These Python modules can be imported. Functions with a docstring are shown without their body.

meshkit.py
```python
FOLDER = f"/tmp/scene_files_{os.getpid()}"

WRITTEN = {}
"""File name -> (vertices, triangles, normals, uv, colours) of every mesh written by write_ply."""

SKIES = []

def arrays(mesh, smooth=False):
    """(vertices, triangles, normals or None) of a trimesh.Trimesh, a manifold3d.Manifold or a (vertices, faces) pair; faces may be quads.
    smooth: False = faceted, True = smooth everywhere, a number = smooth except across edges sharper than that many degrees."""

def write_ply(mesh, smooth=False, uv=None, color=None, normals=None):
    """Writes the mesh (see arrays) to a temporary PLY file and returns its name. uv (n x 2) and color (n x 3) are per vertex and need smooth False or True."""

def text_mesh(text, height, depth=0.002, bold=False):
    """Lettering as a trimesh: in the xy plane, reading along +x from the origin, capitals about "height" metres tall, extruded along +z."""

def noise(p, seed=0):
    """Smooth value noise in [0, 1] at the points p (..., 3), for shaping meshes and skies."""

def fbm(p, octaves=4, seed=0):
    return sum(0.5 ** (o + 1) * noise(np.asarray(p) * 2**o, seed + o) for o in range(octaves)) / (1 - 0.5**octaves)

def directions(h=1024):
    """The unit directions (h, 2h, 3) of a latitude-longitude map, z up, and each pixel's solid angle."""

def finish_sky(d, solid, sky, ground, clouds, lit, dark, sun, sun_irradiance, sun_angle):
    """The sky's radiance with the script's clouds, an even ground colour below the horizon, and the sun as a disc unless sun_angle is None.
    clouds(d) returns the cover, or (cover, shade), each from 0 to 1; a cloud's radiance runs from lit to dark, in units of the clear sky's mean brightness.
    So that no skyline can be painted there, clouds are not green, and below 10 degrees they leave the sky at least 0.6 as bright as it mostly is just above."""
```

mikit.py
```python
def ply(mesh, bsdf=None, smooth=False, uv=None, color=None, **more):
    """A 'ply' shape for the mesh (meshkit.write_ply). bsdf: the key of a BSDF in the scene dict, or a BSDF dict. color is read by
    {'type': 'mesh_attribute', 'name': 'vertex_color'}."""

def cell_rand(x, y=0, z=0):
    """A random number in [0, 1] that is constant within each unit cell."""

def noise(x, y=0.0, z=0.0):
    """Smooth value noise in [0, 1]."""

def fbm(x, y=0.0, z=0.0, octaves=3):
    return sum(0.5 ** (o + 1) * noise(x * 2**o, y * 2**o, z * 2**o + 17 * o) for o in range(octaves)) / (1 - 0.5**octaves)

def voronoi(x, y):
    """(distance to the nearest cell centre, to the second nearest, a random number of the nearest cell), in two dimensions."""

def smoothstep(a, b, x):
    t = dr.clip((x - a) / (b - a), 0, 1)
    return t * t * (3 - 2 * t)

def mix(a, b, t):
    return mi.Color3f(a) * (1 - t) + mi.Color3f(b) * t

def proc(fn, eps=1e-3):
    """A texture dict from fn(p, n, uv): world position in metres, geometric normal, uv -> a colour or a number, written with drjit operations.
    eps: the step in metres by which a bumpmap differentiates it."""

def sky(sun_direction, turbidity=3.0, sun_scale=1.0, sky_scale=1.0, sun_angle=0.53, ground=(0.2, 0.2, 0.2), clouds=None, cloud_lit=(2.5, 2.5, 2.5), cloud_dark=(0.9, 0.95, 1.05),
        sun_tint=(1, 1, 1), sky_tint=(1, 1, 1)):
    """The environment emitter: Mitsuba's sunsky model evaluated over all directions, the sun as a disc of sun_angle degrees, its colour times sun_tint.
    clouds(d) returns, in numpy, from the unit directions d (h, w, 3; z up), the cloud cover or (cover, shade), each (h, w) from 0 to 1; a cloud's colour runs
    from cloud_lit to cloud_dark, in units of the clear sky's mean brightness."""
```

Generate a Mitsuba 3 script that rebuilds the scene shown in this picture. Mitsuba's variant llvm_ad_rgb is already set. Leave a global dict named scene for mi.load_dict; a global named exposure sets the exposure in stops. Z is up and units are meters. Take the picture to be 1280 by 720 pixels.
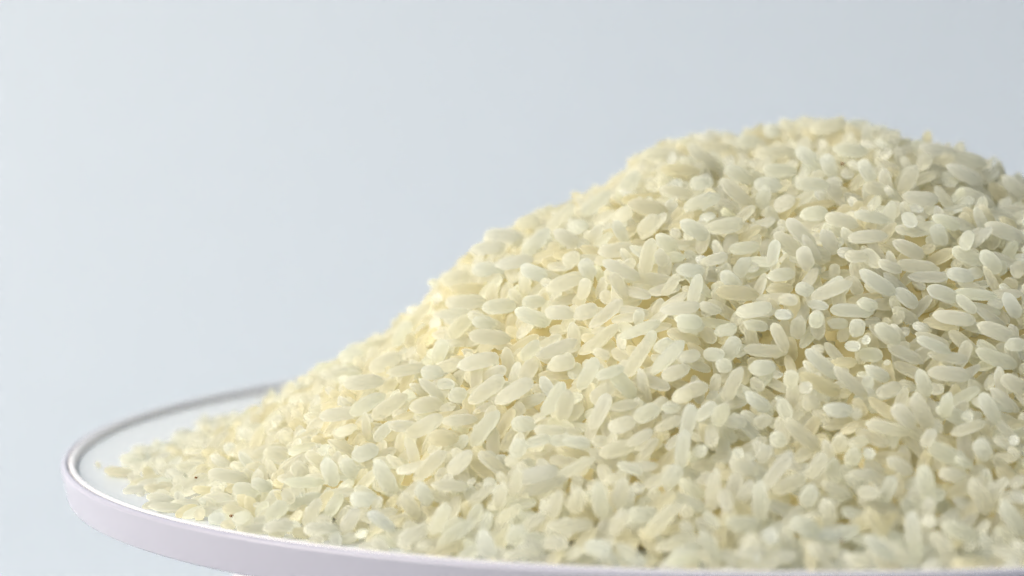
import math
import numpy as np
import trimesh
import mitsuba as mi
import mikit
import meshkit
from scipy.interpolate import PchipInterpolator
from scipy.ndimage import gaussian_filter

T = mi.ScalarTransform4f
scene, labels = {}, {}
rng = np.random.default_rng(11)

# ------------------------------------------------------------------ camera, exposure, lamps
RIM_Z = 0.0750                                    # plate rim above the table
FOCAL = 3640.0                                    # in pixels of the 1280-wide photograph
DIST, ELEV = 0.560, math.radians(8.229)
YAW, PITCH, ROLL = math.radians(-5.989), math.radians(-5.357), math.radians(-1.2)
EYE = np.array([0.0, -DIST * math.cos(ELEV), RIM_Z + DIST * math.sin(ELEV)])
FWD = np.array([math.sin(YAW) * math.cos(PITCH), math.cos(YAW) * math.cos(PITCH), math.sin(PITCH)])
RIGHT = np.cross(FWD, [0, 0, 1.0]); RIGHT /= np.linalg.norm(RIGHT)
UP = np.cross(RIGHT, FWD)
RIGHT, UP = RIGHT * math.cos(ROLL) + UP * math.sin(ROLL), UP * math.cos(ROLL) - RIGHT * math.sin(ROLL)
exposure = -0.37
scene['camera'] = {
    'type': 'thinlens', 'fov': math.degrees(2 * math.atan(640 / FOCAL)), 'fov_axis': 'x', 'near_clip': 0.02, 'far_clip': 20.0,
    'aperture_radius': 0.0042, 'focus_distance': 0.484,
    'to_world': T().look_at(origin=EYE.tolist(), target=(EYE + FWD).tolist(), up=UP.tolist())}

def lamp_frame(at, to):
    d = np.array(to, float) - at; d /= np.linalg.norm(d)
    x = np.cross([0, 0, 1.0] if abs(d[2]) < .95 else [0, 1.0, 0], d); x /= np.linalg.norm(x)
    return x, np.cross(d, x), d

def softbox(name, label, at, to, w, h, radiance):
    """a studio softbox: a black tapered housing round a glowing front sheet"""
    at = np.array(at, float)
    x, y, d = lamp_frame(at, to)
    c = lambda sx, sy, k, back: at + x * sx * w / 2 * k + y * sy * h / 2 * k - d * back
    ring = [(-1, -1), (1, -1), (1, 1), (-1, 1)]
    v = np.array([c(a, b, 1, 0) for a, b in ring])
    scene[name + '__diffuser'] = mikit.ply((v, np.array([[0, 1, 2], [0, 2, 3]])), 'lamp_black', emitter={'type': 'area', 'radiance': {'type': 'rgb', 'value': list(radiance)}})
    rows = [np.array([c(a, b, k, back) for a, b in ring]) for k, back in ((1.03, -0.03), (1.03, 0.0), (0.35, 0.30), (0.35, 0.36))]
    vv = np.vstack(rows + [[at - d * 0.36]])
    f = []
    for r in range(3):
        for i in range(4):
            a, b = r * 4 + i, r * 4 + (i + 1) % 4
            f += [[a, b, b + 4], [a, b + 4, a + 4]]
    f += [[12 + i, 12 + (i + 1) % 4, 16] for i in range(4)]
    scene[name + '__housing'] = mikit.ply((vv, np.array(f)), 'lamp_black')
    labels[name] = {'label': label, 'category': 'studio lamp', 'group': 'studio lamps'}

scene['lamp_black'] = {'type': 'twosided', 'bsdf': {'type': 'diffuse', 'reflectance': {'type': 'rgb', 'value': [.03, .03, .03]}}}
softbox('softbox_lamp', 'large warm white softbox lamp beside the plate on the side of the bare floor', (-1.32, -0.62, 0.98), (0, 0.0, 0.04), 1.9, 1.6, (7.9, 7.5, 6.9))
softbox('softbox_lamp_001', 'wide cool white softbox lamp hanging straight above the plate', (-0.1, 0.0, 1.35), (0, 0.0, 0.03), 1.5, 1.3, (1.65, 1.9, 2.25))
softbox('softbox_lamp_002', 'added dim bluish fill softbox lamp far behind the camera on the right', (1.0, -1.7, 0.9), (0, 0, 0.05), 1.4, 1.2, (0.5, 0.58, 0.72))  # unseen fill, added to brighten the rice and cool the far side

# ------------------------------------------------------------------ materials
def rgb(r, g, b): return {'type': 'rgb', 'value': [r, g, b]}

def paper(p, n, uv):
    k = mikit.fbm(p.x * 900, p.y * 900, p.z * 900, 2) * 0.02 + 0.99
    return mi.Color3f(0.592, 0.631, 0.660) * k
scene['paper'] = {'type': 'twosided', 'bsdf': {'type': 'diffuse', 'reflectance': mikit.proc(paper)}}
scene['rim_reflect_tint'] = {'type': 'twosided', 'bsdf': {'type': 'principled', 'base_color': rgb(.378, .364, .415), 'roughness': .32, 'specular': .45}}  # outer side of the rim: lavender reflection put into its colour
scene['rim_pale'] = {'type': 'twosided', 'bsdf': {'type': 'principled', 'base_color': rgb(.635, .605, .595), 'roughness': .30, 'specular': .5}}
scene['foot_pale'] = {'type': 'twosided', 'bsdf': {'type': 'principled', 'base_color': rgb(.78, .735, .76), 'roughness': .4, 'specular': .4}}
scene['plate_white'] = {'type': 'twosided', 'bsdf': {'type': 'principled', 'base_color': rgb(.50, .512, .505), 'roughness': .35, 'specular': .45}}
scene['rice'] = {'type': 'principledthin', 'base_color': {'type': 'mesh_attribute', 'name': 'vertex_color'}, 'roughness': .36, 'eta': 1.3, 'diff_trans': 1.7, 'flatness': 1.0}
scene['rice_core'] = {'type': 'twosided', 'bsdf': {'type': 'diffuse', 'reflectance': rgb(.80, .70, .42)}}  # tan under the grains: warm shade of the gaps put into the colour
scene['bran'] = {'type': 'twosided', 'bsdf': {'type': 'diffuse', 'reflectance': rgb(.24, .12, .05)}}

# ------------------------------------------------------------------ the setting: one paper sheet, table and backdrop
def sweep():
    prof = [(-1.4, 0.0), (0.30, 0.0)]
    r, y0 = 1.0, 0.30
    prof += [(y0 + r * math.sin(a), r - r * math.cos(a)) for a in np.linspace(0.025, math.pi / 2, 48)]
    prof += [(y0 + r, 2.2)]
    p = np.array(prof)
    n = len(p)
    v = np.vstack([np.column_stack([np.full(n, sx), p]) for sx in (-2.0, 2.0)])
    f = [[i, n + i, n + i + 1] for i in range(n - 1)] + [[i, n + i + 1, i + 1] for i in range(n - 1)]
    return trimesh.Trimesh(v, np.array(f), process=False)
scene['backdrop'] = mikit.ply(sweep(), 'paper', smooth=True)
labels['backdrop'] = {'label': 'plain pale blue grey paper sheet curving up behind the plate', 'kind': 'structure'}

# ------------------------------------------------------------------ the plate
R_OUT, FLOOR_Z = 0.1430, RIM_Z - 0.0012
def lathe(profile, closed=True, n=256):
    p = np.array(profile, float)
    a = np.arange(n) * 2 * np.pi / n
    v = np.stack([p[None, :, 0] * np.cos(a)[:, None], p[None, :, 0] * np.sin(a)[:, None], np.broadcast_to(p[:, 1], (n, len(p)))], -1).reshape(-1, 3)
    m = len(p)
    f = []
    for i in range(n):
        j = (i + 1) % n
        for k in range(m if closed else m - 1):
            q = (k + 1) % m
            f += [[i * m + k, j * m + k, j * m + q], [i * m + k, j * m + q, i * m + q]]
    return trimesh.Trimesh(v, np.array(f), process=False)

def arc(cx, cz, r, a0, a1, n=6):
    return [(cx + r * math.cos(math.radians(a)), cz + r * math.sin(math.radians(a))) for a in np.linspace(a0, a1, n)]
z = RIM_Z
rim = lathe([(R_OUT - .0029, FLOOR_Z - .0032), (R_OUT - .0014, FLOOR_Z - .0030)] + arc(R_OUT - .0018, z - .0005, .0005, 30, 90) + arc(R_OUT - .0021, z - .0005, .0005, 95, 175) + [(R_OUT - .0028, FLOOR_Z - .0001), (R_OUT - .0029, FLOOR_Z - .0008)])
band = lathe(arc(R_OUT - .0018, z - .0060, .0008, 250, 340, 4) + arc(R_OUT - .0008, z - .0009, .0008, 0, 105) + [(R_OUT - .0012, z - .0012), (R_OUT - .0012, FLOOR_Z - .0038)])
well = lathe([(.0, FLOOR_Z), (R_OUT - .0038, FLOOR_Z)] + arc(R_OUT - .0034, FLOOR_Z - .0004, .0004, 100, 20, 4) + [(R_OUT - .00294, FLOOR_Z - .0006), (R_OUT - .00294, FLOOR_Z - .0030), (.0, FLOOR_Z - .0030)], closed=False)
zf = FLOOR_Z - .0031
foot = lathe([(.1170, zf), (.1135, zf - .003), (.1120, zf - .010), (.1115, .0022)] + arc(.1100, .0016, .0014, 0, -90, 4) + [(.1000, .0002), (.1050, zf - .012), (.1090, zf)])
scene['round_plate__rim'] = mikit.ply(rim, 'rim_pale', smooth=40)
scene['round_plate__rim_band'] = mikit.ply(band, 'rim_reflect_tint', smooth=40)
scene['round_plate__well'] = mikit.ply(well, 'plate_white', smooth=40)
scene['round_plate__foot'] = mikit.ply(foot, 'foot_pale', smooth=40)
labels['round_plate'] = {'label': 'round white plate with a low pale rim under the heap of rice', 'category': 'plate'}

# ------------------------------------------------------------------ the heap's shape (millimetres, plate centre = origin, z from the plate's floor)
AX, AY, HMAX = -1.3, 4.0, 59.0
_th = np.radians([-180, -150, -120, -90, -60, -30, 0, 30, 60, 90, 120, 150, 180])
_R = np.array([119, 133, 143, 145, 143, 133, 112, 104, 103, 101, 102, 108, 119.])
R_OF = PchipInterpolator(_th, _R)
PROF = PchipInterpolator([0, .08, .16, .24, .32, .42, .52, .62, .72, .82, .92, 1.0, 1.04, 3.0], [1, .985, .938, .870, .785, .705, .575, .395, .27, .155, .055, .008, -.01, -.05])
RIDGE = PchipInterpolator([-110, -85, -76, -69, -63, -55, -41, -31, -23, -13, -8, 0, 12, 18, 27, 60], [0, -.3, 0, .8, .4, 0, -.4, 1.0, 1.0, -1.4, -1.8, -.5, -.3, -1.4, -.5, 0])   # low humps and dips along the heap
CELL, HALF = 0.25, 143.0
NG = int(2 * HALF / CELL)
gx = (np.arange(NG) + .5) * CELL - HALF
GX, GY = np.meshgrid(gx, gx, indexing='ij')
def target(x, y):
    x, y = np.asarray(x, float), np.asarray(y, float)
    dx, dy = x - AX, y - AY
    s = np.hypot(dx, dy) / R_OF(np.arctan2(dy, dx))
    p = np.stack([x, y, 0 * x], -1)
    bump = (meshkit.fbm(p / 16 + 7, 2, 3) - .5) * 5.0 + (meshkit.noise(p / 38 + 3, 5) - .5) * 4
    return HMAX * PROF(s) + RIDGE(np.clip(x, -110, 60)) * np.clip((.8 - s) * 4, 0, 1) + bump * np.clip((1 - s) * 2, 0, 1)
TG = target(GX, GY)
RAD = np.hypot(GX, GY)
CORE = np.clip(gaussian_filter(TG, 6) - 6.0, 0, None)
H = np.where(RAD > 139.6, 1.4, CORE)                     # the height of what lies there so far

# ------------------------------------------------------------------ grains
def clampi(v): return int(min(max(v, 0), NG - 1))
def frame(u, roll):
    u = u / np.linalg.norm(u)
    a = np.cross([0, 0, 1.0], u) if abs(u[2]) < .97 else np.cross([0, 1.0, 0], u)
    a /= np.linalg.norm(a)
    b = np.cross(u, a)
    c, s = math.cos(roll), math.sin(roll)
    return np.array([u, a * c + b * s, b * c - a * s])   # rows: length, width, thickness

def shell(x, y, Rm, semi):
    """cells under the ellipsoid and its lower and upper surface there, relative to its centre"""
    Q = Rm.T @ np.diag(1 / np.asarray(semi) ** 2) @ Rm
    ext = np.sqrt(np.sum((Rm[:, :2] * np.asarray(semi)[:, None]) ** 2, axis=0))
    i0, i1 = clampi((x - ext[0] + HALF) / CELL), clampi((x + ext[0] + HALF) / CELL) + 1
    j0, j1 = clampi((y - ext[1] + HALF) / CELL), clampi((y + ext[1] + HALF) / CELL) + 1
    dx, dy = gx[i0:i1, None] - x, gx[None, j0:j1] - y
    B = Q[0, 2] * dx + Q[1, 2] * dy
    C = Q[0, 0] * dx * dx + 2 * Q[0, 1] * dx * dy + Q[1, 1] * dy * dy - 1
    D = B * B - Q[2, 2] * C
    ok = D > 0
    r = np.sqrt(np.where(ok, D, 0))
    return (slice(i0, i1), slice(j0, j1)), ok, (-B - r) / Q[2, 2], (-B + r) / Q[2, 2]

G = []                                                  # dicts: c (mm), R, semi, kind, tone
def settle(sl, ok, up, z):
    H[sl] = np.where(ok & (z + up > H[sl]), z + up, H[sl])

def size():
    W = rng.normal(2.24, .15); Tk = W * rng.uniform(.72, .84)
    q = rng.random()
    if q < .22: return (rng.uniform(2.5, 4.4) / 2, W / 2, Tk / 2), 1     # broken
    return (rng.normal(6.4, .5) / 2, W / 2, Tk / 2), 0

def tone_of(code=None):
    q = rng.random()
    if code == 'c': return 'chalky'
    if code == 'y': return 'yellowish'
    if code == 'n': return 'ivory'
    return 'chalky' if q < .09 else 'yellowish' if q > .76 else 'ivory'  # random tones, with extra tan putting the warm gap shade into bulk grains

def drop(x, y, spread=14.0, ceiling=0.35):
    semi, broken = size()
    psi = rng.uniform(0, 2 * math.pi)
    ux, uy = math.cos(psi), math.sin(psi)
    e = semi[0] * .75
    h1 = H[clampi((x + ux * e + HALF) / CELL), clampi((y + uy * e + HALF) / CELL)]
    h0 = H[clampi((x - ux * e + HALF) / CELL), clampi((y - uy * e + HALF) / CELL)]
    t1 = float(target_i(x + ux * e, y + uy * e)); t0 = float(target_i(x - ux * e, y - uy * e))
    tilt = math.atan2(.55 * (h1 - h0) + .45 * (t1 - t0), 2 * e)
    tilt = float(np.clip(tilt, -.9, .9)) + math.radians(rng.normal(0, spread if rng.random() > .10 else 38))
    Rm = frame(np.array([ux * math.cos(tilt), uy * math.cos(tilt), math.sin(tilt)]), rng.normal(0, .6))
    sl, ok, lo, up = shell(x, y, Rm, semi)
    if not ok.any(): return False
    zc = float(np.max(np.where(ok, H[sl] - lo, -1e9))) - .22
    if zc > max(t_at(x, y), .55) + ceiling: return False
    if math.hypot(x, y) + semi[0] * math.hypot(Rm[0, 0], Rm[0, 1]) > 139.5 and zc < 2.6: return False
    settle(sl, ok, up, zc)
    G.append(dict(c=np.array([x, y, zc]), R=Rm, semi=np.array(semi), broken=broken, tone=tone_of(), set=0))
    return True

def t_at(x, y): return TG[clampi((x + HALF) / CELL), clampi((y + HALF) / CELL)]
target_i = t_at

cand = np.argwhere((TG > .2) & (RAD < 139))
need = 13500
for k in range(60000):
    if len(G) >= need: break
    pick = cand[rng.integers(0, len(cand), 4)]
    gap = [TG[i, j] - H[i, j] for i, j in pick]
    b = int(np.argmax(gap))
    if gap[b] < .15: continue
    i, j = pick[b]
    drop(GX[i, j] + rng.uniform(-.1, .1), GY[i, j] + rng.uniform(-.1, .1))
N_BULK = len(G)
# loose grains beside the foot of the heap
for k in range(90):
    a = rng.uniform(math.radians(110), math.radians(215)) if k < 60 else rng.uniform(-math.pi, math.pi)
    r = float(R_OF((a + math.pi) % (2 * math.pi) - math.pi)) + rng.exponential(1.5) - 2
    x, y = AX + r * math.cos(a), AY + r * math.sin(a)
    if math.hypot(x, y) < 135: drop(x, y, 5, .6)
for x, y in [(-125, -46), (-127, -18), (-126, -31), (-124, 2), (-121, 13), (-122, -38), (-119, 24), (-116, 34), (-113, 44), (-118, -60)]: drop(x, y, 3, .9)

# crumbs of broken grain on the heap and on the plate
def crumb(x, y):
    a = rng.uniform(.35, .75)
    semi = np.array([a, a * rng.uniform(.6, .9), a * rng.uniform(.5, .8)])
    u = rng.normal(size=3)
    Rm = frame(u, rng.uniform(0, 6))
    sl, ok, lo, up = shell(x, y, Rm, semi)
    if not ok.any(): return
    zc = float(np.max(np.where(ok, H[sl] - lo, -1e9))) - .1
    settle(sl, ok, up, zc)
    G.append(dict(c=np.array([x, y, zc]), R=Rm, semi=semi, broken=1, tone=tone_of(), set=0))
def scatter_crumbs(n):
    for k in range(n):
        if k % 3 == 0: a, r = rng.uniform(math.radians(110), math.radians(235)), 1.0 + rng.exponential(.04)
        else: a, r = rng.uniform(-math.pi, 0), math.sqrt(rng.random())
        r *= float(R_OF((a + math.pi) % (2 * math.pi) - math.pi))
        x, y = AX + r * math.cos(a), AY + r * math.sin(a)
        if math.hypot(x, y) < 137: crumb(x, y)
scatter_crumbs(150)

# ------------------------------------------------------------------ the grains that stand out in the photograph (tile corner, then x4 coordinates: x, y, length, width, angle, tone)
SEEN = {
(720, 140): [(100,455,190,90,42,'c'),(258,365,170,85,50,'c'),(430,215,280,80,-3,'n'),(625,355,110,75,5,'c'),(630,450,190,120,22,'c'),(815,315,160,100,-25,'c'),(1020,290,170,95,0,'c'),(1180,362,165,75,0,'c'),
 (960,365,140,85,-5,'c'),(940,430,110,100,80,'c'),(800,405,230,75,-42,'n'),(500,400,170,70,-10,'n'),(360,475,200,80,-8,'y'),(230,515,110,90,30,'n'),(225,600,130,70,-60,'c'),(95,620,120,70,65,'n'),
 (365,565,140,100,45,'n'),(450,655,130,85,-38,'c'),(590,590,160,120,-30,'c'),(740,570,190,110,10,'n'),(1190,510,140,90,5,'c'),(1045,455,110,85,30,'n'),(840,680,150,65,8,'c'),(1130,610,260,80,-45,'n'),
 (1000,200,240,70,5,'n'),(1170,235,170,90,-40,'c'),(980,95,80,80,0,'c'),(860,150,120,70,0,'c'),(640,225,200,70,-38,'n'),(520,290,210,60,-3,'y')],
(960, 140): [(410,190,170,95,-5,'c'),(305,270,120,90,-70,'c'),(495,300,130,75,-60,'c'),(330,380,110,80,-60,'n'),(440,70,90,80,0,'c'),(300,70,180,90,10,'n'),(780,250,95,90,60,'n'),(555,390,150,100,-20,'n'),
 (700,340,160,110,60,'n'),(760,430,180,80,-5,'n'),(850,185,220,60,-8,'n'),(1000,235,200,80,-15,'n'),(980,310,230,80,-25,'n'),(1230,370,150,90,-40,'n'),(1040,430,230,80,-25,'n'),(520,522,175,65,-10,'c'),
 (370,545,170,85,-15,'n'),(710,540,90,80,-60,'c'),(710,590,150,60,-5,'n'),(855,615,110,95,-70,'c'),(890,550,150,70,-20,'n'),(500,625,200,70,5,'n'),(995,640,100,70,75,'c'),(310,650,130,85,-65,'n'),
 (1180,600,250,90,-20,'n'),(700,685,170,80,-25,'n')],
(560, 230): [(650,215,110,85,10,'c'),(590,270,140,100,-30,'n'),(560,170,220,60,45,'n'),(440,290,190,110,48,'c'),(615,375,90,90,30,'n'),(700,425,110,85,-65,'c'),(840,330,180,75,8,'n'),(870,430,220,70,-25,'n'),
 (1000,375,220,75,78,'n'),(430,440,140,85,-20,'c'),(380,510,110,65,-80,'n'),(590,490,290,110,22,'n'),(680,525,110,70,75,'n'),(855,510,150,65,-60,'n'),(690,635,120,80,20,'n'),(790,650,260,65,40,'n'),
 (255,615,170,130,5,'c'),(430,590,120,70,5,'c'),(420,665,180,110,-20,'c'),(560,645,150,110,0,'n'),(200,430,160,110,0,'c'),(90,590,260,80,5,'n'),(110,520,200,60,0,'y'),(330,390,200,70,10,'n'),
 (280,260,200,80,-5,'n'),(200,320,180,70,10,'n'),(400,190,120,90,20,'n'),(1215,430,130,75,-5,'c'),(1235,535,170,70,75,'c'),(1115,505,130,60,55,'n'),(80,670,220,70,10,'n'),(180,695,120,60,-10,'c'),
 (1065,370,90,70,-70,'n'),(40,470,150,80,10,'n')],
(800, 230): [(670,345,130,65,80,'c'),(705,455,140,70,8,'c'),(510,415,110,75,60,'c'),(455,485,130,80,-45,'c'),(490,545,310,130,-5,'y'),(740,300,170,90,-35,'n'),(860,320,160,45,-55,'n'),(960,530,220,75,22,'n'),
 (820,530,90,75,-20,'c'),(740,580,100,70,0,'n'),(720,650,90,60,0,'c'),(700,520,130,60,0,'n'),(1185,490,210,85,-33,'c'),(1060,635,280,75,-3,'c'),(1140,600,100,65,-20,'c'),(890,605,110,55,-10,'c'),
 (880,680,80,80,90,'n'),(570,630,180,80,10,'n'),(245,690,130,80,-5,'c'),(200,620,200,70,8,'n'),(350,620,110,60,-20,'n'),(375,375,130,60,15,'n'),(1160,375,120,80,-40,'n'),(1080,360,110,70,0,'n'),(830,370,120,90,-70,'n')],
(960, 260): [(690,205,210,85,-22,'n'),(745,290,220,70,-5,'n'),(690,450,140,80,-40,'n'),(690,540,150,70,-30,'n'),(610,290,120,60,-20,'n'),(960,335,130,75,-10,'c'),(1000,240,170,110,-25,'c'),(1110,270,140,120,-50,'c'),
 (870,430,160,80,-20,'c'),(1040,430,220,60,-5,'n'),(990,480,130,70,-40,'c'),(930,550,300,80,-8,'n'),(250,585,150,85,-85,'n'),(150,600,110,90,85,'n'),(350,580,100,60,0,'n'),(450,600,90,90,80,'c'),
 (600,630,150,110,-35,'c'),(1220,490,130,80,-60,'c'),(1140,620,200,90,-20,'n'),(820,660,180,60,-20,'n'),(490,660,50,40,0,'c'),(430,690,70,60,0,'c'),(1250,310,90,80,60,'n'),(800,345,200,60,0,'n')],
(400, 380): [(850,165,320,110,-5,'n'),(600,240,130,110,70,'c'),(790,290,360,85,14,'n'),(1050,235,120,70,45,'c'),(1190,220,240,70,22,'n'),(830,430,300,85,38,'n'),(970,440,320,90,32,'n'),(1165,475,200,75,58,'c'),
 (1225,510,160,85,75,'n'),(1015,600,115,110,0,'c'),(825,620,220,110,52,'c'),(520,610,210,85,28,'n'),(560,430,170,60,-40,'n'),(690,455,90,90,0,'c'),(630,400,90,60,0,'c'),(350,510,210,80,35,'n'),
 (240,500,200,110,30,'c'),(315,640,120,60,45,'c'),(230,610,140,45,-85,'n'),(700,580,180,60,5,'n'),(410,610,140,60,0,'n'),(530,510,170,80,10,'n'),(220,390,300,80,5,'n'),(430,330,200,60,10,'n'),
 (330,290,180,80,25,'n'),(100,550,200,70,8,'n'),(480,70,200,60,45,'n'),(410,150,150,80,60,'n'),(300,110,110,80,20,'n'),(170,250,160,80,15,'n'),(290,200,200,60,10,'n'),(700,110,150,80,45,'n'),
 (810,75,150,60,-20,'n'),(660,50,190,50,5,'n'),(560,340,110,80,0,'c'),(1040,330,130,90,60,'n'),(1210,295,130,90,10,'n'),(620,670,150,100,0,'y'),(1150,630,160,60,0,'n'),(100,340,200,60,10,'n'),
 (130,630,120,60,20,'n'),(30,320,110,70,0,'c')],
(680, 380): [(285,170,220,65,38,'n'),(480,130,240,60,22,'c'),(735,105,140,90,0,'c'),(620,265,260,80,45,'c'),(600,210,100,70,30,'c'),(460,280,220,75,58,'n'),(400,400,190,90,-48,'c'),(330,340,150,60,20,'c'),
 (220,350,180,75,62,'c'),(90,300,130,70,10,'y'),(660,340,150,80,20,'n'),(730,260,110,70,10,'n'),(850,250,110,80,0,'c'),(910,130,110,75,15,'c'),(1060,110,120,60,-8,'c'),(1180,170,160,70,-65,'n'),
 (1110,230,230,70,-3,'n'),(930,230,150,110,60,'c'),(900,310,80,80,0,'c'),(1095,320,125,85,0,'c'),(945,400,190,75,65,'n'),(1070,490,140,80,-35,'c'),(1200,525,120,80,-70,'c'),(1195,55,85,55,0,'c'),
 (1065,400,90,60,-40,'n'),(1235,375,90,80,80,'n'),(885,555,120,85,60,'c'),(515,545,140,90,28,'c'),(635,520,90,55,0,'n'),(620,600,150,60,25,'n'),(750,430,150,80,20,'n'),(715,610,240,75,78,'c'),
 (810,540,130,70,40,'n'),(280,540,200,75,65,'n'),(290,450,130,90,40,'n'),(395,510,140,60,10,'n'),(390,600,140,80,20,'n'),(840,650,110,80,-80,'n'),(960,590,110,80,0,'n'),(1170,680,85,85,0,'c'),
 (1090,590,90,70,30,'n'),(570,690,110,30,60,'y'),(480,670,150,60,30,'n'),(90,640,190,50,3,'n'),(130,690,210,70,-5,'c'),(690,460,110,80,15,'n'),(475,65,80,60,80,'c'),(1070,40,190,60,5,'n')],
(960, 380): [(275,300,230,75,-40,'c'),(410,390,230,70,-42,'n'),(260,400,240,80,-25,'y'),(510,255,125,85,-3,'c'),(545,350,130,65,-25,'c'),(350,530,135,80,-3,'c'),(215,495,90,80,0,'n'),(115,375,90,80,80,'n'),
 (185,420,80,70,0,'n'),(830,205,180,60,-22,'c'),(690,250,200,70,-25,'n'),(900,265,200,60,-8,'n'),(775,395,140,80,-70,'c'),(770,540,200,90,-65,'n'),(680,560,150,95,-45,'n'),(600,620,300,70,-12,'n'),
 (910,350,240,80,-5,'n'),(1140,270,240,110,-20,'c'),(1110,520,170,80,-60,'c'),(1180,480,180,60,-40,'n'),(995,565,70,55,0,'c'),(1240,200,100,70,0,'c'),(1230,400,140,80,-30,'n'),(890,510,130,70,80,'n'),
 (1000,620,180,60,20,'n'),(800,670,100,70,60,'n'),(420,210,80,60,0,'c'),(170,650,220,80,-40,'n'),(1180,620,130,60,-45,'n'),(1230,680,60,60,0,'n'),(450,690,100,60,10,'n')],
(240, 540): [(690,200,150,90,-70,'c'),(790,180,110,100,-50,'c'),(865,105,140,90,20,'c'),(965,230,200,120,-62,'c'),(850,340,120,110,0,'c'),(420,395,130,85,40,'c'),(1090,370,150,75,-62,'n'),(600,400,160,70,62,'n'),
 (540,190,100,80,-40,'n'),(270,290,130,80,-10,'c'),(350,265,110,70,-20,'c'),(690,525,150,70,0,'c'),(820,560,120,60,-10,'c'),(950,450,170,70,-35,'c'),(1110,510,170,80,25,'n'),(790,440,150,80,60,'n'),
 (480,320,90,70,-60,'n'),(1190,170,210,80,45,'n'),(250,430,100,70,30,'c'),(560,250,200,60,0,'n'),(180,220,200,70,-10,'n'),(420,110,130,110,0,'n'),(430,475,150,70,10,'n'),(650,480,170,60,-5,'n'),(1160,310,120,80,-60,'c'),(1230,440,200,70,65,'n')],
(500, 540): [(300,150,160,140,45,'n'),(595,80,100,90,60,'c'),(690,45,130,60,15,'c'),(880,50,140,65,-3,'c'),(680,215,230,110,12,'n'),(580,250,140,60,80,'n'),(720,270,250,70,20,'n'),(870,180,260,60,28,'n'),
 (275,510,210,75,38,'c'),(200,440,170,80,60,'n'),(575,515,110,95,70,'c'),(660,450,160,60,35,'n'),(540,410,150,60,35,'n'),(850,465,280,75,3,'n'),(775,360,140,75,72,'n'),(880,345,130,80,82,'n'),
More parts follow.
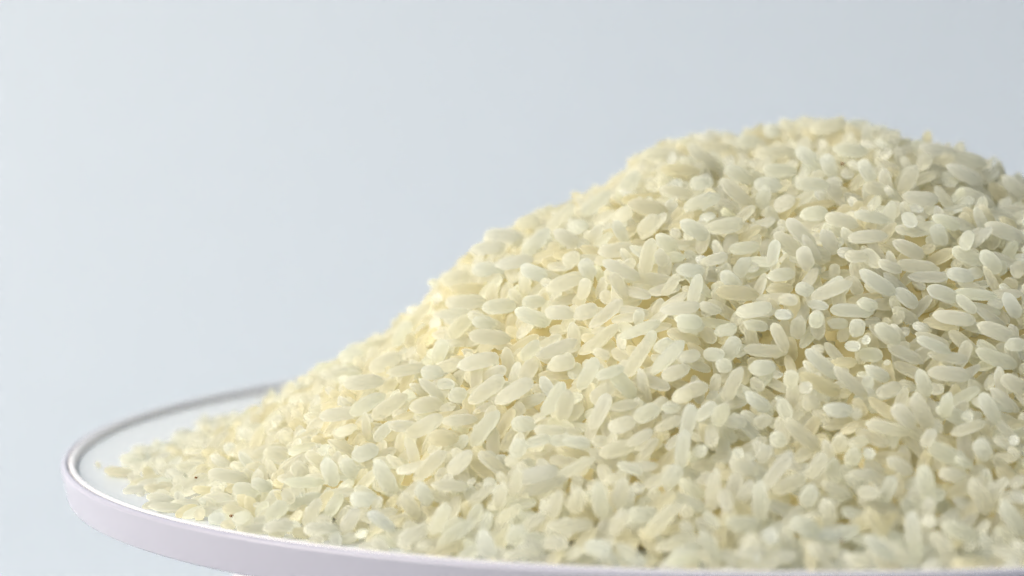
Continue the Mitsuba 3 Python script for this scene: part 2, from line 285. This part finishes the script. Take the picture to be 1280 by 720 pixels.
 (1000,340,185,90,-80,'c'),(1105,305,160,80,80,'n'),(1095,455,150,80,65,'n'),(1205,415,140,100,0,'c'),(430,560,150,110,-70,'c'),(500,320,130,70,80,'n'),(400,320,170,50,40,'n'),(250,270,190,60,-3,'n'),
 (180,320,150,60,-20,'n'),(610,610,200,60,5,'n'),(990,580,140,90,0,'c'),(1090,85,190,80,15,'n'),(1150,180,130,60,-20,'c'),(1240,90,150,40,50,'n'),(900,640,160,60,15,'c'),(1130,590,130,60,-25,'n'),
 (1080,225,130,50,20,'n'),(770,560,120,70,0,'n')],
(740, 540): [(455,90,200,75,82,'c'),(400,225,130,90,55,'c'),(540,95,80,75,0,'c'),(595,30,90,75,-80,'n'),(725,108,70,65,0,'c'),(605,290,220,80,82,'n'),(840,345,200,85,-88,'c'),(500,285,150,70,-35,'n'),
 (760,310,170,60,60,'n'),(670,340,120,80,-75,'n'),(350,440,230,80,45,'n'),(600,440,110,60,-45,'c'),(590,580,190,70,-62,'c'),(750,460,180,80,-3,'c'),(890,525,95,90,0,'c'),(930,190,230,75,52,'n'),
 (990,265,190,75,25,'n'),(1085,320,110,90,60,'c'),(1210,190,130,75,-85,'c'),(1060,470,140,100,-20,'c'),(1140,510,220,60,-3,'c'),(1180,400,130,80,-65,'n'),(980,670,200,110,0,'c'),(1140,600,130,80,-20,'n'),
 (800,600,150,70,0,'n'),(460,640,170,60,5,'n'),(400,560,180,60,15,'n'),(860,110,100,80,60,'n'),(760,170,150,90,-20,'n'),(1120,170,160,80,55,'n')],
(960, 540): [(425,125,90,85,60,'c'),(505,105,70,65,0,'c'),(360,55,90,80,70,'n'),(475,215,130,65,0,'n'),(600,290,150,75,68,'c'),(795,265,200,95,-78,'c'),(340,290,160,70,-25,'n'),(505,300,120,80,0,'n'),
 (920,215,130,75,-8,'n'),(540,450,170,80,-50,'y'),(560,580,190,70,-38,'c'),(725,495,190,80,-85,'c'),(960,500,200,90,-20,'c'),(860,550,140,90,-40,'n'),(1060,320,190,90,-60,'n'),(1120,310,130,80,70,'n'),
 (1220,430,200,100,-55,'c'),(1150,660,110,60,-20,'c'),(880,690,250,60,8,'n'),(900,110,220,130,-25,'n'),(1075,85,110,100,-60,'c'),(980,150,100,50,-25,'c'),(660,170,150,80,-30,'n'),(1250,330,90,60,-20,'c'),
 (460,640,150,70,-10,'n'),(1200,520,140,70,-40,'n')]}

def ray(px, py):
    d = FWD * FOCAL + RIGHT * (px - 640) - UP * (py - 360)
    return d / np.linalg.norm(d)
def pixel(p_mm):
    d = (np.asarray(p_mm) * .001 + [0, 0, FLOOR_Z]) - EYE
    w = d @ FWD
    return 640 + FOCAL * (d @ RIGHT) / w, 360 - FOCAL * (d @ UP) / w
EYE_MM = (EYE - [0, 0, FLOOR_Z]) * 1000

def rest_on_view(px, py, length, width, angle, code):
    d = ray(px, py)
    t = np.arange(360, 640, .25)
    P = EYE_MM + d * t[:, None]
    inside = np.hypot(P[:, 0], P[:, 1]) < 139
    hit = inside & (P[:, 2] < H[np.clip(((P[:, 0] + HALF) / CELL).astype(int), 0, NG - 1), np.clip(((P[:, 1] + HALF) / CELL).astype(int), 0, NG - 1)])
    if not hit.any(): return
    t0 = t[np.argmax(hit)]
    mm = t0 / FOCAL                                      # millimetres per pixel there
    L, W = length * mm * 1.03, float(np.clip(width * mm * .95, 1.6, 2.65))
    L = min(L, 7.4)
    broken = 0
    if width * mm < 1.2: W = 1.15                        # a sliver
    if L < 4.6:
        if rng.random() < .6 and L > 2.3: broken = 1; true = max(L, W * 1.05)
        else: true = rng.uniform(5.0, 6.2)
    else: true = L
    ca = min(1.0, L / true)
    if not broken and true > 4.6: ca = max(.12, math.sqrt(max(0.0, (ca ** 2 - (W / true) ** 2) / (1 - (W / true) ** 2)))) if ca < .98 else .985
    a = math.radians(angle)
    flat = RIGHT * math.cos(a) + UP * math.sin(a)
    if flat[2] > 0: flat = -flat                         # the lower end comes towards the camera
    u = flat * ca - d * math.sqrt(1 - ca * ca)
    semi = np.array([true / 2, W / 2, W / 2 * rng.uniform(.74, .84)])
    Rm = frame(u, 0)
    w = -d - u * (-d @ u); w /= np.linalg.norm(w)        # its broad side looks towards the camera
    v = np.cross(w, u)
    roll = rng.normal(0, .25)
    v, w = v * math.cos(roll) + w * math.sin(roll), w * math.cos(roll) - v * math.sin(roll)
    Rm = np.array([u, v, np.cross(u, v)])
    for tt in np.arange(t0 - 6, t0 + 4, .25):
        c = EYE_MM + d * tt
        sl, ok, lo, up = shell(c[0], c[1], Rm, semi)
        if ok.any() and np.max(np.where(ok, H[sl] - lo, -1e9)) > c[2] + .30: break
    if math.hypot(c[0], c[1]) > 138.6 and c[2] < 3: return
    settle(sl, ok, up, c[2])
    G.append(dict(c=c, R=Rm, semi=semi, broken=broken, tone=tone_of(code), set=1))

items = [(x0 + x / 4, y0 + y / 4, l / 4, w / 4, a, c) for (x0, y0), rows in SEEN.items() for x, y, l, w, a, c in rows]
order = {'y': 0, 'n': 1, 'c': 2}
for it in sorted(items, key=lambda i: (order[i[5]], -i[2])): rest_on_view(*it)

scatter_crumbs(70)

# ------------------------------------------------------------------ grain meshes
def template(nl, nr, seed, broken):
    r = np.random.default_rng(seed)
    t = -np.cos(np.linspace(0, np.pi, nl + 2))[1:-1]
    a = np.arange(nr) * 2 * np.pi / nr
    p, q = r.uniform(2.5, 3.6), r.uniform(.50, .60)
    rad = (1 - np.abs(t) ** p) ** q
    if broken:
        rad = np.where(t > 0, np.maximum(rad, (1 - np.abs(t) ** 3.6) ** .5), rad)
    taper = 1 - r.uniform(.02, .13) * t
    bend = r.uniform(-.10, .10) * (1 - t ** 2)
    ridge = 1 + .035 * np.cos(4 * a + r.uniform(0, 6)) + .02 * np.cos(3 * a + r.uniform(0, 6))
    y = (np.cos(a) * ridge)[None] * (rad * taper)[:, None] + bend[:, None]
    zz = np.sign(np.sin(a)) * np.abs(np.sin(a)) ** .93 * (rad * taper)[:, None]
    x = np.broadcast_to(t[:, None], y.shape).copy()
    if not broken:                                       # the notch where the germ was
        side = np.clip(np.cos(a - r.uniform(-.6, .6)), 0, 1)[None] ** 2 * np.clip((t - .62) / .38, 0, 1)[:, None]
        y -= side * .30 * rad[:, None]; x -= side * .07
    else:
        x += np.clip((t - .6) / .4, 0, 1)[:, None] * .16 * np.sin(a + r.uniform(0, 6))[None]
    v = np.vstack([np.stack([x, y, zz], -1).reshape(-1, 3), [[-1.0, bend[0], 0], [1.0 if not broken else .99, bend[-1], 0]]])
    v *= 1 + .035 * (meshkit.noise(v * 2.2 + seed, seed)[:, None] - .5)
    f = []
    for i in range(nl - 1):
        for k in range(nr):
            b, c, d_, e = i * nr + k, i * nr + (k + 1) % nr, (i + 1) * nr + k, (i + 1) * nr + (k + 1) % nr
            f += [[b, e, c], [b, d_, e]]
    s0, s1 = nl * nr, nl * nr + 1
    f += [[s0, k, (k + 1) % nr] for k in range(nr)] + [[s1, (nl - 1) * nr + (k + 1) % nr, (nl - 1) * nr + k] for k in range(nr)]
    f = np.array(f)
    if trimesh.Trimesh(v, f, process=False).volume < 0: f = f[:, ::-1]
    return v, f
LOW = [[template(8, 9, 100 + k, b) for k in range(9)] for b in (0, 1)]
HIGH = [[template(14, 16, 100 + k, b) for k in range(9)] for b in (0, 1)]
BASE = {'chalky': (.930, .930, .850), 'ivory': (.936, .923, .830), 'yellowish': (.922, .890, .745)}
for g in G:
    g['v'] = int(rng.integers(9))
    g['flip'] = rng.random() < .5
    g['col'] = np.clip(np.array(BASE[g['tone']]) * rng.normal(1, .018) + np.array([0, .2, 1]) * rng.normal(0, .013), .3, .955)

def grain_mesh(g, lib):
    v, f = lib[g['broken']][g['v']]
    s = v * [-1, -1, 1] if g['flip'] else v
    p = (s * g['semi']) @ g['R'] + g['c']
    chalk = meshkit.noise(s * [1.6, 1.2, 1.2] + g['v'] * 5.1 + 10 * g['col'][2], 9)[:, None]
    return p * .001 + [0, 0, FLOOR_Z], f, np.clip(g['col'] * (.985 + .03 * chalk) + [0, .004, .03] * (chalk - .5), 0, .965)

built = [grain_mesh(g, LOW) for g in G]
NV, NF = len(LOW[0][0][0]), len(LOW[0][0][1])

# which grains show largest in the picture: a look from the camera
V = np.vstack([b[0] for b in built]); F = np.vstack([b[1] + i * NV for i, b in enumerate(built)])
look = mi.load_dict({'type': 'scene', 'a': mikit.ply((np.vstack([V, rim.vertices]), np.vstack([F, rim.faces + len(V)])))})
uu, vv = np.meshgrid(np.arange(1024) + .5, np.arange(576) + .5)
dd = FWD * FOCAL + RIGHT * (uu.ravel() * 1.25 - 640)[:, None] - UP * (vv.ravel() * 1.25 - 360)[:, None]
dd /= np.linalg.norm(dd, axis=1, keepdims=True)
si = look.ray_intersect(mi.Ray3f(mi.Point3f(*EYE.tolist()), mi.Vector3f(np.ascontiguousarray(dd.T))))
prim = np.where(np.array(si.is_valid()), np.array(si.prim_index).astype(np.int64), 10 ** 9) // NF
area = np.bincount(prim[prim < len(G)], minlength=len(G))
big = np.argsort(-area, kind='stable')[:300]
big_set = set(big.tolist())
print('grains', len(G), 'bulk', N_BULK, 'placed', sum(g['set'] for g in G), 'visible', int((area > 0).sum()), 'of largest placed', sum(G[i]['set'] for i in big), 'areas', area[big[0]], area[big[-1]])

rest = [b for i, b in enumerate(built) if i not in big_set]
vr = np.vstack([b[0] for b in rest]); fr = np.vstack([b[1] + i * NV for i, b in enumerate(rest)]); cr = np.vstack([b[2] for b in rest])
scene['rice_heap__loose_grains'] = mikit.ply((vr, fr), 'rice', smooth=True, color=cr)
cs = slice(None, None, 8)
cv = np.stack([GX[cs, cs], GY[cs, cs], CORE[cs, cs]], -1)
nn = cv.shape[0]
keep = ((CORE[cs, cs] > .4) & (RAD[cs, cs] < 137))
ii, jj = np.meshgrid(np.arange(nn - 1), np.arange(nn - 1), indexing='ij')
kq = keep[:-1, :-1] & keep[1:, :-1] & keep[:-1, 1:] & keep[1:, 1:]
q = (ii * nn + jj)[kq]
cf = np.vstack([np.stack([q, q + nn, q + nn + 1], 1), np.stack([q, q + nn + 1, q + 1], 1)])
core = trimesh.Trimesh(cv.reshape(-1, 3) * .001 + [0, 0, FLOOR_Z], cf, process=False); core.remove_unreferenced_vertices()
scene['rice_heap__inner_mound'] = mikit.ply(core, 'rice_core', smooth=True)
labels['rice_heap'] = {'label': 'tall heap of pale ivory uncooked rice grains filling the round plate', 'category': 'rice', 'kind': 'stuff'}
labels['rice_heap__loose_grains'] = {'kind': 'stuff'}

def words(g, px, py):
    a, b = (pixel(g['c'] + s * g['semi'][0] * g['R'][0]) for s in (-1, 1))
    if a[0] > b[0]: a, b = b, a
    run = math.hypot(b[0] - a[0], b[1] - a[1])
    wide = g['semi'][1] * 2 * FOCAL / np.linalg.norm(g['c'] - EYE_MM)
    ang = math.degrees(math.atan2(a[1] - b[1], b[0] - a[0]))
    shape = 'chipped' if g['broken'] and g['semi'][0] < .8 else 'broken' if g['broken'] else 'plump' if g['semi'][0] / g['semi'][1] < 2.4 else 'slender'
    lie = 'seen end-on' if run < wide * 1.35 else 'lying level' if abs(ang) < 13 else 'standing upright' if abs(ang) > 68 else 'rising rightwards' if ang > 0 else 'falling rightwards'
    return f"{g['tone']} {'white ' if g['tone'] == 'chalky' else ''}{shape} rice grain {lie}", f"{say(round(px / 12.8))} percent across, {say(round(py / 7.2))} percent down the photo"
ONES = 'zero one two three four five six seven eight nine ten eleven twelve thirteen fourteen fifteen sixteen seventeen eighteen nineteen'.split()
TENS = 'zero ten twenty thirty forty fifty sixty seventy eighty ninety'.split()
def say(n): return ONES[n] if n < 20 else 'one hundred' if n > 99 else TENS[n // 10] + ('-' + ONES[n % 10] if n % 10 else '')
used = set()
for k, i in enumerate(big):
    g = G[i]
    v, f, c = grain_mesh(g, HIGH)
    key = 'rice_grain' if k == 0 else f'rice_grain_{k:03d}'
    scene[key] = mikit.ply((v, f), 'rice', smooth=True, color=c)
    on = np.flatnonzero(prim == i)
    px, py = (float(np.mean(x.ravel()[on])) * 1.25 for x in (uu, vv))
    lab, place = words(g, px, py)
    text = f'{lab}, {place}'
    used.add(text)
    labels[key] = {'label': text, 'category': 'rice grain', 'group': 'single rice grains on the face of the heap'}
print('distinct labels', len(used))

# ------------------------------------------------------------------ brown specks of bran between the grains
SPECKS = [(1053, 205, 'dark brown bran speck near the top of the heap', .33), (290, 645, 'orange brown bran speck by the lower left rim', .30), (245, 597, 'small bran speck at the left foot of the heap', .24), (1052, 676, 'dark bran speck low on the right by the front rim', .26)]
for k, (px, py, lab, r) in enumerate(SPECKS):
    d = ray(px, py)
    for tt in np.arange(360, 640, .1):
        c = EYE_MM + d * tt
        if math.hypot(c[0], c[1]) < 139 and c[2] < H[clampi((c[0] + HALF) / CELL), clampi((c[1] + HALF) / CELL)] + r * .5: break
    m = trimesh.creation.icosphere(2, 1.0)
    m.vertices *= (1 + .5 * (meshkit.noise(m.vertices * 2 + k * 3.3, k)[:, None] - .5)) * np.array([1.3, .9, .7]) * r
    m.vertices = (m.vertices + c) * .001 + [0, 0, FLOOR_Z]
    key = 'bran_speck' if k == 0 else f'bran_speck_{k:03d}'
    scene[key] = mikit.ply(m, 'bran', smooth=True)
    labels[key] = {'label': lab, 'category': 'bran speck', 'group': 'bran specks in the rice'}
